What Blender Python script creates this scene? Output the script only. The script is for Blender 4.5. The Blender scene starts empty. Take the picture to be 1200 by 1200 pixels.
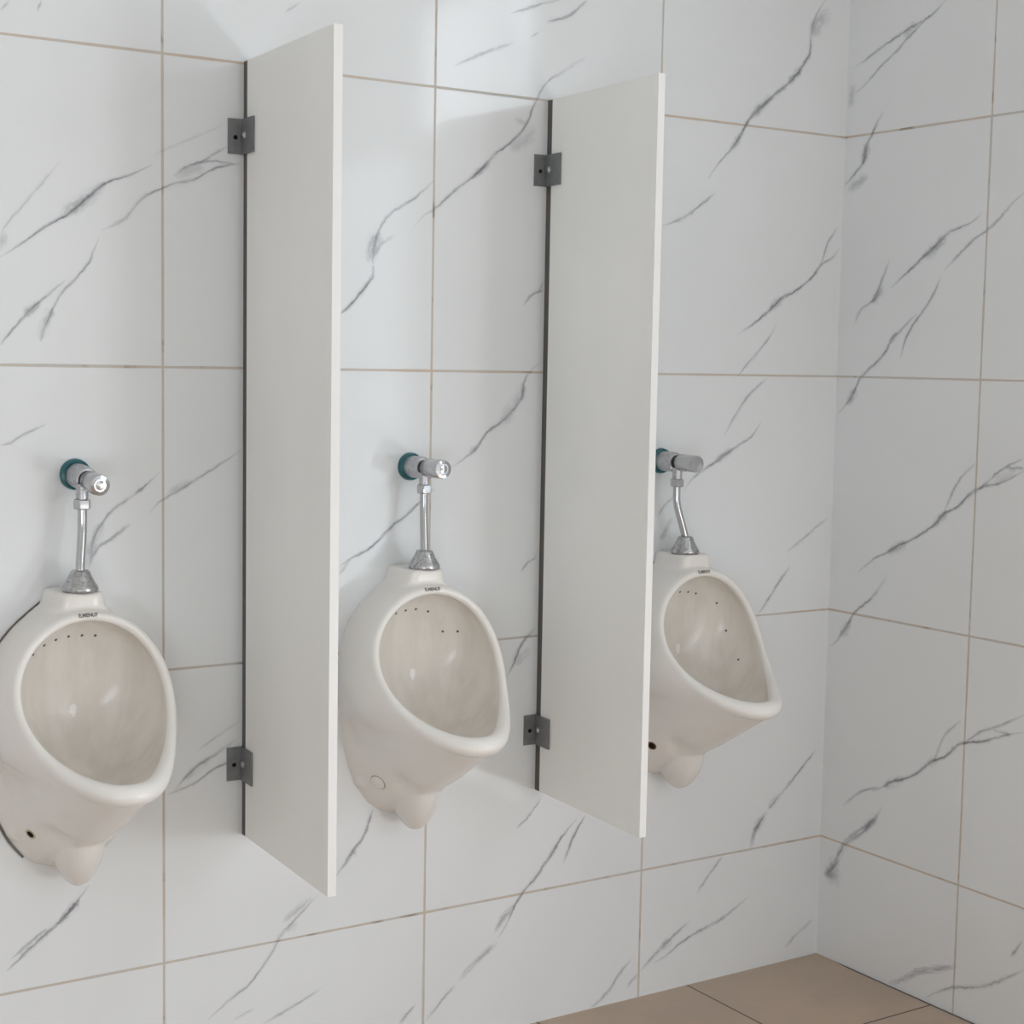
import bpy, bmesh, math, random
from mathutils import Vector, Matrix
from mathutils.bvhtree import BVHTree
import numpy as np

random.seed(7)
C = bpy.context.scene.collection
SC = bpy.context.scene
PI = math.pi

# ---------------------------------------------------------------- room measures (metres)
XC = 1.802            # back wall meets right wall
TW = 0.606            # tile width along the back wall (with its joint)
TH = 0.600            # tile height
FIRST = 0.3167        # height of the cut bottom course
RW = 0.467            # first (cut) tile on the right wall
XL, YF, ZC = -3.0, -4.6, 3.05

# marble veins: centre line (along wall, height) in metres, width in mm, strength
VEINS_BACK = [
    ([(-0.313,1.714),(-0.274,1.74),(-0.229,1.774),(-0.185,1.801),(-0.152,1.831),(-0.111,1.864),(-0.069,1.88),(-0.021,1.904)], 7.1, 0.75),
    ([(-0.201,1.794),(-0.169,1.817),(-0.136,1.843),(-0.113,1.862)], 21.4, 0.38),
    ([(-0.313,1.752),(-0.305,1.768),(-0.289,1.789),(-0.273,1.808),(-0.241,1.846),(-0.201,1.895)], 7.0, 0.3),
    ([(-0.313,1.728),(-0.303,1.76)], 15.7, 0.4),
    ([(-0.123,1.773),(-0.098,1.785),(-0.074,1.8),(-0.057,1.822),(-0.032,1.847),(-0.006,1.858)], 9.0, 0.38),
    ([(-0.052,1.826),(-0.032,1.847),(-0.006,1.858),(0.016,1.87),(0.06,1.881),(0.096,1.902),(0.126,1.913),(0.164,1.922)], 6.4, 0.65),
    ([(0.022,1.887),(0.055,1.91),(0.078,1.917),(0.113,1.94),(0.137,1.953)], 7.3, 0.42),
    ([(0.055,1.909),(0.078,1.917),(0.113,1.922),(0.148,1.919)], 8.2, 0.42),
    ([(0.025,1.884),(0.051,1.899),(0.087,1.908)], 16.4, 0.22),
    ([(-0.018,1.922),(0.016,1.941),(0.104,1.982),(0.135,2.0)], 7.3, 0.2),
    ([(-0.127,1.759),(-0.14,1.729),(-0.147,1.711),(-0.175,1.678),(-0.199,1.653),(-0.216,1.623),(-0.232,1.586),(-0.239,1.56)], 7.0, 0.55),
    ([(-0.193,1.677),(-0.222,1.651),(-0.257,1.621),(-0.28,1.595),(-0.307,1.563),(-0.315,1.554)], 7.0, 0.6),
    ([(-0.241,1.636),(-0.257,1.62),(-0.27,1.608)], 15.8, 0.4),
    ([(-0.216,1.623),(-0.227,1.606),(-0.239,1.562)], 15.8, 0.3),
    ([(-0.308,2.156),(-0.291,2.178)], 7.1, 0.45),
    ([(-0.24,2.163),(-0.233,2.186)], 7.2, 0.45),
    ([(0.255,2.224),(0.29,2.251)], 7.6, 0.35),
    ([(0.382,1.63),(0.402,1.644),(0.421,1.664),(0.439,1.686),(0.459,1.71),(0.461,1.733)], 11.4, 0.8),
    ([(0.461,1.73),(0.46,1.76),(0.466,1.79),(0.482,1.823),(0.506,1.849),(0.551,1.875),(0.582,1.9),(0.607,1.922)], 7.7, 0.5),
    ([(0.453,1.74),(0.46,1.776),(0.476,1.805)], 24.8, 0.42),
    ([(0.46,1.749),(0.48,1.78),(0.511,1.801)], 9.6, 0.25),
    ([(0.56,1.824),(0.582,1.847),(0.605,1.859),(0.635,1.884),(0.673,1.916),(0.7,1.934),(0.726,1.956),(0.754,1.986),(0.784,2.007),(0.817,2.034),(0.837,2.058),(0.85,2.088),(0.863,2.114),(0.88,2.145),(0.916,2.179)], 9.0, 0.68),
    ([(0.796,1.999),(0.835,2.026),(0.864,2.056)], 28.4, 0.22),
    ([(0.807,2.07),(0.841,2.06)], 16.2, 0.28),
    ([(0.7,1.934),(0.728,1.957),(0.745,1.971)], 15.9, 0.3),
    ([(0.837,1.662),(0.854,1.684),(0.872,1.694),(0.891,1.7)], 7.1, 0.65),
    ([(0.875,1.688),(0.892,1.723)], 6.1, 0.35),
    ([(0.792,2.292),(0.869,2.322),(0.923,2.339)], 8.3, 0.42),
    ([(0.842,2.246),(0.868,2.264)], 8.2, 0.4),
    ([(0.886,2.286),(0.947,2.308),(0.995,2.348)], 10.4, 0.5),
    ([(0.653,2.166),(0.726,2.201),(0.802,2.232)], 10.0, 0.35),
    ([(0.889,2.157),(0.996,2.223)], 8.4, 0.22),
    ([(0.892,1.54),(0.862,1.521),(0.843,1.49),(0.839,1.462),(0.81,1.425),(0.777,1.401),(0.748,1.382),(0.726,1.354),(0.709,1.338),(0.683,1.321),(0.653,1.305)], 9.0, 0.66),
    ([(0.843,1.49),(0.83,1.456),(0.803,1.42),(0.788,1.395)], 28.0, 0.22),
    ([(0.724,1.354),(0.704,1.336)], 15.8, 0.35),
    ([(0.617,1.263),(0.572,1.227),(0.545,1.204),(0.514,1.185),(0.486,1.16),(0.453,1.135),(0.409,1.117),(0.385,1.102)], 8.6, 0.68),
    ([(0.385,1.085),(0.413,1.116)], 9.5, 0.3),
    ([(0.845,1.065),(0.861,1.086),(0.888,1.098)], 7.1, 0.55),
    ([(0.875,1.091),(0.89,1.113)], 6.1, 0.35),
    ([(0.892,0.939),(0.864,0.915),(0.844,0.891),(0.831,0.859),(0.813,0.829)], 12.2, 0.6),
    ([(0.877,0.889),(0.854,0.871),(0.836,0.853)], 16.4, 0.3),
    ([(0.165,1.353),(0.127,1.329),(0.087,1.306),(0.051,1.285),(0.015,1.266),(-0.011,1.251),(-0.03,1.23)], 7.2, 0.52),
    ([(0.06,1.292),(0.033,1.282),(0.008,1.269)], 12.7, 0.22),
    ([(-0.006,1.312),(-0.046,1.279),(-0.072,1.26),(-0.102,1.241),(-0.123,1.217),(-0.14,1.188),(-0.147,1.147)], 8.0, 0.48),
    ([(-0.034,1.289),(-0.058,1.268)], 10.8, 0.3),
    ([(-0.068,1.212),(-0.106,1.183),(-0.132,1.168),(-0.147,1.139)], 10.7, 0.45),
    ([(-0.123,1.217),(-0.143,1.172),(-0.149,1.13)], 17.8, 0.3),
    ([(-0.317,1.368),(-0.298,1.372),(-0.277,1.386),(-0.253,1.397),(-0.23,1.408)], 7.0, 0.4),
    ([(-0.154,0.504),(-0.173,0.482),(-0.187,0.465),(-0.212,0.441),(-0.237,0.423),(-0.271,0.397),(-0.315,0.362)], 9.3, 0.7),
    ([(-0.173,0.477),(-0.192,0.459),(-0.215,0.436)], 16.7, 0.4),
    ([(-0.307,0.384),(-0.27,0.41),(-0.237,0.432)], 9.3, 0.4),
    ([(0.156,0.76),(0.106,0.732),(0.065,0.711),(0.023,0.672)], 9.3, 0.45),
    ([(0.165,0.72),(0.137,0.714),(0.106,0.704),(0.072,0.683),(0.042,0.673),(0.005,0.664)], 7.5, 0.58),
    ([(0.161,0.797),(0.115,0.772),(0.069,0.745)], 7.5, 0.25),
    ([(0.096,0.725),(0.065,0.704),(0.042,0.687)], 16.8, 0.2),
    ([(0.474,0.57),(0.468,0.556),(0.46,0.531),(0.449,0.51),(0.429,0.488),(0.409,0.463),(0.382,0.432)], 9.9, 0.65),
    ([(0.435,0.487),(0.419,0.475)], 15.8, 0.4),
    ([(0.342,0.401),(0.308,0.373),(0.279,0.348),(0.253,0.325),(0.24,0.3),(0.211,0.265),(0.182,0.234),(0.134,0.207),(0.093,0.179)], 7.9, 0.55),
    ([(0.33,0.399),(0.288,0.373),(0.261,0.357)], 13.8, 0.3),
    ([(0.295,0.351),(0.271,0.333)], 17.7, 0.3),
    ([(0.354,0.196),(0.31,0.177),(0.26,0.159),(0.217,0.144)], 8.0, 0.42),
    ([(0.148,0.166),(0.196,0.183)], 6.9, 0.25),
    ([(0.913,0.536),(0.874,0.493),(0.844,0.474)], 8.4, 0.42),
    ([(1.016,0.473),(0.971,0.433),(0.95,0.403),(0.926,0.378),(0.903,0.35),(0.873,0.326),(0.857,0.309),(0.843,0.287),(0.821,0.248),(0.802,0.225)], 9.6, 0.7),
    ([(0.959,0.418),(0.94,0.395)], 19.2, 0.3),
    ([(1.041,0.478),(1.007,0.432),(0.98,0.37)], 10.7, 0.5),
    ([(0.845,0.294),(0.815,0.269),(0.791,0.238)], 12.7, 0.4),
    ([(0.8,0.214),(0.759,0.189),(0.725,0.166),(0.699,0.143)], 12.7, 0.38),
    ([(0.688,0.135),(0.648,0.101),(0.611,0.066)], 10.5, 0.38),
    ([(0.586,0.112),(0.545,0.074)], 10.4, 0.38),
    ([(1.612,0.41),(1.574,0.366),(1.561,0.321)], 14.1, 0.5),
    ([(1.771,0.549),(1.719,0.501),(1.685,0.471),(1.654,0.444)], 10.7, 0.5),
    ([(1.654,0.449),(1.615,0.414)], 14.1, 0.45),
    ([(1.601,0.398),(1.571,0.362)], 23.5, 0.3),
    ([(1.471,0.32),(1.444,0.291),(1.41,0.257),(1.386,0.228)], 10.4, 0.45),
    ([(1.558,0.195),(1.511,0.17),(1.455,0.146),(1.387,0.13),(1.333,0.109),(1.294,0.088),(1.254,0.078)], 10.5, 0.52),
    ([(1.367,0.164),(1.306,0.129),(1.262,0.099),(1.213,0.063)], 11.4, 0.45),
    ([(1.21,0.061),(1.175,0.032)], 11.4, 0.35),
    ([(1.309,0.129),(1.28,0.106)], 20.6, 0.28),
    ([(1.186,0.1),(1.15,0.069),(1.126,0.039),(1.101,0.019),(1.059,-0.006)], 11.3, 0.5),
    ([(1.786,0.095),(1.733,0.067),(1.687,0.035)], 12.3, 0.38),
    ([(1.719,2.448),(1.692,2.41),(1.676,2.377),(1.672,2.345),(1.671,2.31),(1.647,2.275),(1.62,2.243),(1.58,2.212),(1.54,2.182),(1.492,2.142),(1.469,2.114),(1.451,2.084),(1.428,2.056),(1.397,2.027),(1.374,2.001),(1.359,1.98)], 12.5, 0.72),
    ([(1.735,2.417),(1.699,2.388),(1.68,2.349)], 32.9, 0.32),
    ([(1.642,2.27),(1.604,2.231)], 18.4, 0.4),
    ([(1.553,2.195),(1.487,2.138)], 20.2, 0.3),
    ([(1.456,2.089),(1.431,2.058)], 20.0, 0.3),
    ([(1.382,1.95),(1.31,1.899),(1.265,1.876),(1.224,1.862)], 9.7, 0.5),
    ([(1.798,1.847),(1.77,1.815),(1.733,1.796),(1.705,1.765),(1.683,1.748),(1.644,1.725),(1.602,1.707),(1.569,1.68),(1.529,1.652),(1.486,1.626),(1.464,1.613)], 10.3, 0.7),
    ([(1.784,1.893),(1.753,1.851),(1.74,1.818),(1.73,1.796)], 9.3, 0.42),
    ([(1.61,1.711),(1.567,1.678)], 20.3, 0.3),
    ([(1.59,1.647),(1.572,1.616),(1.537,1.579),(1.503,1.547),(1.468,1.514)], 9.0, 0.45),
    ([(1.565,1.51),(1.514,1.474),(1.488,1.447),(1.469,1.422),(1.449,1.395),(1.431,1.368)], 10.0, 0.48),
    ([(1.55,1.403),(1.518,1.365),(1.486,1.349),(1.451,1.33),(1.411,1.308),(1.372,1.288),(1.333,1.264),(1.31,1.238)], 9.9, 0.55),
    ([(1.459,1.336),(1.406,1.306)], 17.6, 0.3),
    ([(1.279,1.224),(1.251,1.203),(1.232,1.177)], 8.6, 0.42),
    ([(1.276,1.175),(1.244,1.119)], 12.9, 0.35),
    ([(1.79,1.156),(1.752,1.136),(1.715,1.111),(1.672,1.087),(1.647,1.07)], 9.3, 0.4),
    ([(1.663,1.037),(1.624,0.996),(1.592,0.956),(1.562,0.922)], 10.3, 0.52),
]
VEINS_RIGHT = [
    ([(-0.323,2.407),(-0.288,2.382),(-0.249,2.365),(-0.209,2.355),(-0.16,2.339),(-0.107,2.32),(-0.062,2.3),(-0.018,2.285)], 9.3, 0.55),
    ([(-0.267,2.374),(-0.228,2.35),(-0.196,2.329),(-0.161,2.304),(-0.12,2.281),(-0.07,2.245),(-0.033,2.223)], 9.3, 0.5),
    ([(-0.227,2.36),(-0.182,2.339)], 23.1, 0.22),
    ([(-0.026,2.246),(-0.008,2.19)], 23.7, 0.28),
    ([(-0.129,2.167),(-0.105,2.137),(-0.089,2.11),(-0.073,2.087),(-0.066,2.05),(-0.041,2.027),(-0.006,1.998)], 11.7, 0.7),
    ([(-0.081,2.094),(-0.063,2.046)], 23.3, 0.35),
    ([(-0.085,2.014),(-0.013,1.985)], 21.1, 0.3),
    ([(-0.453,1.902),(-0.424,1.881),(-0.379,1.868),(-0.343,1.854),(-0.315,1.831),(-0.284,1.813),(-0.258,1.793),(-0.218,1.766),(-0.175,1.735)], 10.0, 0.7),
    ([(-0.346,1.852),(-0.313,1.827),(-0.276,1.805)], 24.5, 0.4),
    ([(-0.168,1.805),(-0.142,1.752),(-0.127,1.721),(-0.108,1.701)], 10.3, 0.45),
    ([(-0.146,1.735),(-0.122,1.709),(-0.076,1.684),(-0.057,1.651)], 9.3, 0.5),
    ([(-0.152,1.74),(-0.113,1.701)], 23.0, 0.3),
    ([(-0.573,1.938),(-0.533,1.912),(-0.499,1.88),(-0.468,1.859),(-0.431,1.841),(-0.402,1.819),(-0.372,1.795),(-0.342,1.772)], 9.8, 0.52),
    ([(-0.335,1.756),(-0.316,1.721),(-0.286,1.681),(-0.257,1.651),(-0.232,1.616),(-0.215,1.564)], 10.1, 0.52),
    ([(-0.262,1.671),(-0.219,1.637),(-0.184,1.61),(-0.166,1.581),(-0.138,1.555),(-0.102,1.529),(-0.079,1.51),(-0.068,1.488),(-0.052,1.464),(-0.032,1.442),(-0.002,1.415)], 10.4, 0.65),
    ([(-0.203,1.626),(-0.179,1.601)], 20.5, 0.3),
    ([(-0.071,1.488),(-0.041,1.444)], 23.3, 0.35),
    ([(-0.608,1.316),(-0.569,1.296),(-0.533,1.28),(-0.501,1.274),(-0.471,1.262),(-0.447,1.246),(-0.415,1.217),(-0.376,1.198),(-0.346,1.168),(-0.32,1.151),(-0.28,1.127),(-0.231,1.105),(-0.198,1.086),(-0.155,1.065),(-0.098,1.023)], 9.9, 0.75),
    ([(-0.384,1.202),(-0.343,1.166)], 17.8, 0.35),
    ([(-0.258,1.116),(-0.198,1.084)], 22.8, 0.35),
    ([(-0.607,1.345),(-0.567,1.327),(-0.536,1.31),(-0.508,1.288),(-0.479,1.264)], 8.6, 0.48),
    ([(-0.555,1.319),(-0.608,1.32)], 10.6, 0.4),
    ([(-0.58,1.313),(-0.52,1.283)], 21.5, 0.22),
    ([(-0.465,1.323),(-0.426,1.291),(-0.402,1.257),(-0.388,1.229),(-0.374,1.199)], 8.8, 0.48),
    ([(-0.201,1.029),(-0.174,0.992),(-0.152,0.967),(-0.118,0.941),(-0.089,0.915),(-0.075,0.891),(-0.055,0.866),(-0.032,0.836),(-0.011,0.822)], 11.7, 0.58),
    ([(-0.081,0.896),(-0.046,0.852)], 21.2, 0.35),
    ([(-0.64,0.764),(-0.589,0.734),(-0.548,0.714),(-0.516,0.699),(-0.486,0.677),(-0.462,0.658)], 8.8, 0.45),
    ([(-0.643,0.723),(-0.59,0.706),(-0.549,0.688),(-0.517,0.675),(-0.474,0.664),(-0.446,0.652),(-0.424,0.629),(-0.403,0.612),(-0.369,0.596),(-0.343,0.574),(-0.319,0.553),(-0.289,0.536),(-0.242,0.517),(-0.214,0.497),(-0.177,0.478)], 10.1, 0.7),
    ([(-0.548,0.71),(-0.605,0.707)], 10.8, 0.38),
    ([(-0.456,0.714),(-0.421,0.684),(-0.401,0.659),(-0.389,0.63),(-0.375,0.597)], 9.0, 0.48),
    ([(-0.39,0.609),(-0.359,0.586)], 20.4, 0.35),
    ([(-0.278,0.531),(-0.214,0.499)], 21.0, 0.35),
    ([(-0.2,0.494),(-0.142,0.469),(-0.107,0.443),(-0.078,0.414)], 9.5, 0.45),
    ([(-0.214,0.445),(-0.19,0.408),(-0.162,0.379),(-0.133,0.356),(-0.095,0.324),(-0.075,0.294),(-0.055,0.254),(-0.019,0.215)], 14.4, 0.58),
    ([(-0.081,0.226),(-0.025,0.219)], 34.2, 0.3),
    ([(-0.198,0.421),(-0.153,0.372)], 23.7, 0.25),
    ([(-0.06,0.274),(-0.026,0.208)], 29.3, 0.3),
    ([(-0.473,0.12),(-0.405,0.089),(-0.351,0.065),(-0.311,0.034),(-0.258,0.001)], 14.1, 0.5),
    ([(-0.674,0.179),(-0.599,0.125),(-0.537,0.09),(-0.473,0.068),(-0.434,0.048),(-0.382,0.011)], 10.4, 0.48),
    ([(-0.663,0.241),(-0.63,0.194)], 10.1, 0.42),
]

# ---------------------------------------------------------------- helpers
def obj(name, bm, mats, parent=None, smooth=None, label=None):
    me = bpy.data.meshes.new(name)
    bm.normal_update()
    bm.to_mesh(me); bm.free()
    return obj_me(name, me, mats, parent, smooth, label)

def obj_me(name, me, mats, parent=None, smooth=None, label=None):
    if not isinstance(mats, (list, tuple)): mats = [mats]
    if len(me.materials) == 0:
        for m in mats: me.materials.append(m)
    o = bpy.data.objects.new(name, me); C.objects.link(o)
    if parent: o.parent = parent
    if smooth is not None:
        me.shade_smooth() if smooth == 'all' else me.shade_smooth()
        if smooth != 'all':
            me.set_sharp_from_angle(angle=math.radians(smooth))
    if label: o['label'] = label
    return o

def thing(name, loc, label, cat, group=None, rotz=0):
    o = bpy.data.objects.new(name, None); C.objects.link(o)
    o.empty_display_size = 0.05
    o.location = loc; o.rotation_euler = (0, 0, rotz)
    o['label'] = label; o['category'] = cat
    if group: o['group'] = group
    return o

def struct(o, label, cat):
    o['kind'] = 'structure'; o['label'] = label; o['category'] = cat
    return o

def add_box(bm, x0, x1, y0, y1, z0, z1, M=None):
    vs = [Vector((x, y, z)) for z in (z0, z1) for y in (y0, y1) for x in (x0, x1)]
    if M is not None: vs = [M @ v for v in vs]
    v = [bm.verts.new(p) for p in vs]
    for f in ((0,2,3,1),(4,5,7,6),(0,1,5,4),(2,6,7,3),(0,4,6,2),(1,3,7,5)):
        bm.faces.new([v[i] for i in f])

def bevel_bm(bm, w, seg=2):
    bmesh.ops.bevel(bm, geom=bm.edges[:], offset=w, segments=seg, affect='EDGES', profile=0.5, clamp_overlap=True)

def add_lathe(bm, prof, M=None, n=40, caps=True):
    """prof: list of (radius, height) along local z"""
    rings = []
    for r, h in prof:
        if r < 1e-6:
            p = Vector((0, 0, h)); rings.append([bm.verts.new(M @ p if M else p)])
        else:
            ring = []
            for k in range(n):
                a = 2*PI*k/n
                p = Vector((r*math.cos(a), r*math.sin(a), h))
                ring.append(bm.verts.new(M @ p if M else p))
            rings.append(ring)
    for a, b in zip(rings[:-1], rings[1:]):
        if len(a) == 1 and len(b) == 1: continue
        for k in range(n):
            j = (k+1) % n
            if len(a) == 1: bm.faces.new((a[0], b[j], b[k]))
            elif len(b) == 1: bm.faces.new((a[k], a[j], b[0]))
            else: bm.faces.new((a[k], a[j], b[j], b[k]))
    if caps:
        if len(rings[0]) > 1: bm.faces.new(rings[0][::-1])
        if len(rings[-1]) > 1: bm.faces.new(rings[-1])
    bmesh.ops.recalc_face_normals(bm, faces=bm.faces[:])

def add_tube(bm, pts, r, n=20):
    P = [Vector(p) for p in pts]
    rings = []
    for i, p in enumerate(P):
        t = (P[min(i+1, len(P)-1)] - P[max(i-1, 0)]).normalized()
        u = t.cross(Vector((1, 0.2, 0))).normalized(); w = t.cross(u).normalized()
        rings.append([bm.verts.new(p + r*(math.cos(2*PI*k/n)*u + math.sin(2*PI*k/n)*w)) for k in range(n)])
    for a, b in zip(rings[:-1], rings[1:]):
        for k in range(n):
            j = (k+1) % n
            bm.faces.new((a[k], a[j], b[j], b[k]))
    bm.faces.new(rings[0][::-1]); bm.faces.new(rings[-1])
    bmesh.ops.recalc_face_normals(bm, faces=bm.faces[:])

def add_ribbon(bm, pts, w, t=0.0008):
    rows = []
    for i, p in enumerate(pts):
        d = (pts[min(i+1, len(pts)-1)]-pts[max(i-1, 0)]).normalized()
        nn = Vector((-d.z, 0, d.x))
        rows.append([bm.verts.new(p+nn*a*w+Vector((0, b, 0))) for a, b in ((-1, 0.0008), (-1, -t), (1, -t), (1, 0.0008))])
    for r0, r1 in zip(rows[:-1], rows[1:]):
        for k in range(4): bm.faces.new((r0[k], r0[(k+1) % 4], r1[(k+1) % 4], r1[k]))
    bm.faces.new(rows[0]); bm.faces.new(rows[-1][::-1])
    bmesh.ops.recalc_face_normals(bm, faces=bm.faces[:])

# axis matrix: local z -> world -y (out of the back wall)
OUT = Matrix.Rotation(PI/2, 4, 'X')

# ---------------------------------------------------------------- materials
def mat(name, color, rough=0.5, metal=0.0, spec=0.5, coat=0.0):
    m = bpy.data.materials.new(name); m.use_nodes = True
    b = m.node_tree.nodes['Principled BSDF']
    b.inputs['Base Color'].default_value = (*color, 1)
    b.inputs['Roughness'].default_value = rough
    b.inputs['Metallic'].default_value = metal
    b.inputs['Specular IOR Level'].default_value = spec
    b.inputs['Coat Weight'].default_value = coat
    return m

class NG:
    """small node-graph writer"""
    def __init__(s, m): s.nt = m.node_tree; s.N = s.nt.nodes; s.L = s.nt.links
    def n(s, t, **kw):
        x = s.N.new(t)
        for k, v in kw.items(): setattr(x, k, v)
        return x
    def put(s, sock, v):
        if hasattr(v, 'is_output') or isinstance(v, bpy.types.NodeSocket): s.L.new(v, sock)
        else: sock.default_value = v
    def math(s, op, a, b=None, c=None, clamp=False):
        x = s.n('ShaderNodeMath', operation=op, use_clamp=clamp)
        s.put(x.inputs[0], a)
        if b is not None: s.put(x.inputs[1], b)
        if c is not None: s.put(x.inputs[2], c)
        return x.outputs[0]
    def mix(s, f, a, b):
        x = s.n('ShaderNodeMix', data_type='RGBA')
        s.put(x.inputs[0], f)
        s.put(x.inputs[6], (*a, 1) if isinstance(a, tuple) else a)
        s.put(x.inputs[7], (*b, 1) if isinstance(b, tuple) else b)
        return x.outputs[2]
    def noise(s, vec, scale, detail=3, rough=0.5):
        x = s.n('ShaderNodeTexNoise'); x.inputs['Scale'].default_value = scale
        x.inputs['Detail'].default_value = detail; x.inputs['Roughness'].default_value = rough
        s.L.new(vec, x.inputs['Vector']); return x.outputs['Fac']
    def smooth(s, v, a, b, lo=0.0, hi=1.0):
        x = s.n('ShaderNodeMapRange', interpolation_type='SMOOTHSTEP')
        s.put(x.inputs[0], v); s.put(x.inputs[1], a); s.put(x.inputs[2], b)
        s.put(x.inputs[3], lo); s.put(x.inputs[4], hi)
        return x.outputs[0]

def joint_dist(g, coord, origin, step):
    """distance to the nearest joint of a row of tiles"""
    d = g.math('SUBTRACT', coord, origin)
    w = g.math('PINGPONG', d, step/2)
    return w

def marble_wall(name, axis, uo, ustep, joints=0.0017):
    m = bpy.data.materials.new(name); m.use_nodes = True
    g = NG(m); b = g.N['Principled BSDF']
    tc = g.n('ShaderNodeTexCoord'); P = tc.outputs['Object']
    sp = g.n('ShaderNodeSeparateXYZ'); g.L.new(P, sp.inputs[0])
    u = sp.outputs[axis]; z = sp.outputs[2]
    wob = g.math('MULTIPLY', g.math('SUBTRACT', g.noise(P, 9, 2), 0.5), 0.0022)
    du = g.math('ADD', joint_dist(g, u, uo, ustep), wob)
    dz = g.math('ADD', joint_dist(g, z, FIRST, TH), wob)
    jd = g.math('MINIMUM', du, dz)
    nz = g.noise(P, 5.0, 3)
    wid = g.math('ADD', joints*0.75, g.math('MULTIPLY', nz, joints*0.9))
    jm = g.smooth(jd, wid, g.math('ADD', wid, 0.0011), 1.0, 0.0)
    # body of the tile: cloudy off-white
    cl = g.noise(P, 1.6, 4, 0.55)
    base = g.mix(g.smooth(cl, 0.35, 0.7), TILE_A, TILE_B)
    col = base
    gt = g.noise(P, 3.1, 4, 0.65)
    gcol = g.mix(g.smooth(gt, 0.38, 0.62), GROUT_A, GROUT_B)
    gcol = g.mix(g.smooth(g.noise(P, 17, 3), 0.58, 0.72), gcol, (0.25, 0.17, 0.10))
    col = g.mix(g.math('MULTIPLY', jm, 0.80), col, gcol)
    g.L.new(col, b.inputs['Base Color'])
    r = g.math('ADD', TILE_ROUGH, g.math('MULTIPLY', jm, 0.5))
    g.L.new(r, b.inputs['Roughness'])
    b.inputs['Specular IOR Level'].default_value = 0.5
    bp = g.n('ShaderNodeBump'); bp.inputs['Strength'].default_value = 0.5; bp.inputs['Distance'].default_value = 0.0012
    g.L.new(g.math('SUBTRACT', 1.0, jm), bp.inputs['Height']); g.L.new(bp.outputs[0], b.inputs['Normal'])
    return m

def vein_mat():
    m = bpy.data.materials.new('marble_vein'); m.use_nodes = True
    g = NG(m); b = g.N['Principled BSDF']
    tc = g.n('ShaderNodeTexCoord'); P = tc.outputs['Object']
    sp = g.n('ShaderNodeSeparateXYZ'); g.L.new(P, sp.inputs[0]); z = sp.outputs[2]
    # veins: attribute x = across (-1..1), y = along (m), z = strength
    at = g.n('ShaderNodeAttribute', attribute_name='vein')
    av = g.n('ShaderNodeSeparateXYZ'); g.L.new(at.outputs['Vector'], av.inputs[0])
    a, s, k = av.outputs[0], av.outputs[1], av.outputs[2]
    so = g.n('ShaderNodeAttribute', attribute_name='vein_soft').outputs['Fac']
    jit = g.math('SUBTRACT', g.noise(P, 60, 5, 0.68), 0.5)
    aj = g.math('ADD', a, g.math('MULTIPLY', jit, 1.1))
    ad = g.math('ABSOLUTE', aj)
    core = g.math('MULTIPLY', g.smooth(ad, 0.0, 0.45, 1.0, 0.0), g.math('SUBTRACT', 1.0, so))
    soft = g.smooth(ad, 0.0, 0.95, 1.0, 0.0)
    edge = g.smooth(g.math('ABSOLUTE', a), 0.65, 1.0, 1.0, 0.0)
    cv = g.n('ShaderNodeCombineXYZ')
    g.L.new(g.math('MULTIPLY', aj, 1.6), cv.inputs[0]); g.L.new(g.math('MULTIPLY', s, 14.0), cv.inputs[1]); g.L.new(z, cv.inputs[2])
    streak = g.smooth(g.noise(cv.outputs[0], 1.7, 4, 0.6), 0.34, 0.62, 0.15, 1.0)
    br = g.smooth(g.noise(P, 22, 3, 0.6), 0.30, 0.62, 0.30, 1.0)
    f = g.math('ADD', g.math('MULTIPLY', g.math('MULTIPLY', core, br), 0.66), g.math('MULTIPLY', g.math('MULTIPLY', soft, streak), g.math('ADD', 0.32, g.math('MULTIPLY', so, 0.55))))
    f = g.math('MULTIPLY', g.math('MULTIPLY', f, 0.93), g.math('MULTIPLY', k, edge), clamp=True)
    vc = g.mix(g.smooth(g.noise(P, 7, 2), 0.4, 0.62), (0.20, 0.205, 0.27), (0.22, 0.235, 0.25))
    g.L.new(vc, b.inputs['Base Color']); g.L.new(f, b.inputs['Alpha'])
    b.inputs['Roughness'].default_value = TILE_ROUGH
    return m

TILE_A = (0.795, 0.812, 0.828)
TILE_B = (0.765, 0.78, 0.795)
GROUT_A = (0.55, 0.42, 0.31)
GROUT_B = (0.50, 0.47, 0.43)
TILE_ROUGH = 0.10

M_back = marble_wall('marble_tile_back', 0, 0.0, TW)
M_vein = vein_mat()
M_right = marble_wall('marble_tile_right', 1, -RW, TH)

def porcelain():
    m = bpy.data.materials.new('porcelain'); m.use_nodes = True
    g = NG(m); b = g.N['Principled BSDF']
    tc = g.n('ShaderNodeTexCoord'); P = tc.outputs['Object']
    n1 = g.noise(P, 6, 3)
    col = g.mix(g.smooth(n1, 0.4, 0.7), (0.825, 0.80, 0.77), (0.80, 0.765, 0.725))
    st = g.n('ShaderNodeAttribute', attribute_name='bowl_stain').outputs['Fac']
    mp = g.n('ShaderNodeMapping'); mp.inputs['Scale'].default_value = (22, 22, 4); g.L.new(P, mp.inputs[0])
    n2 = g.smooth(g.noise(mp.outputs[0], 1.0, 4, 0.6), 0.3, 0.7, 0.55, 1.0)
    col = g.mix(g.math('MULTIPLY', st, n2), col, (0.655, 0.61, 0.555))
    g.L.new(col, b.inputs['Base Color'])
    b.inputs['Roughness'].default_value = 0.23
    b.inputs['Specular IOR Level'].default_value = 0.5
    b.inputs['Coat Weight'].default_value = 0.0
    return m

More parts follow.
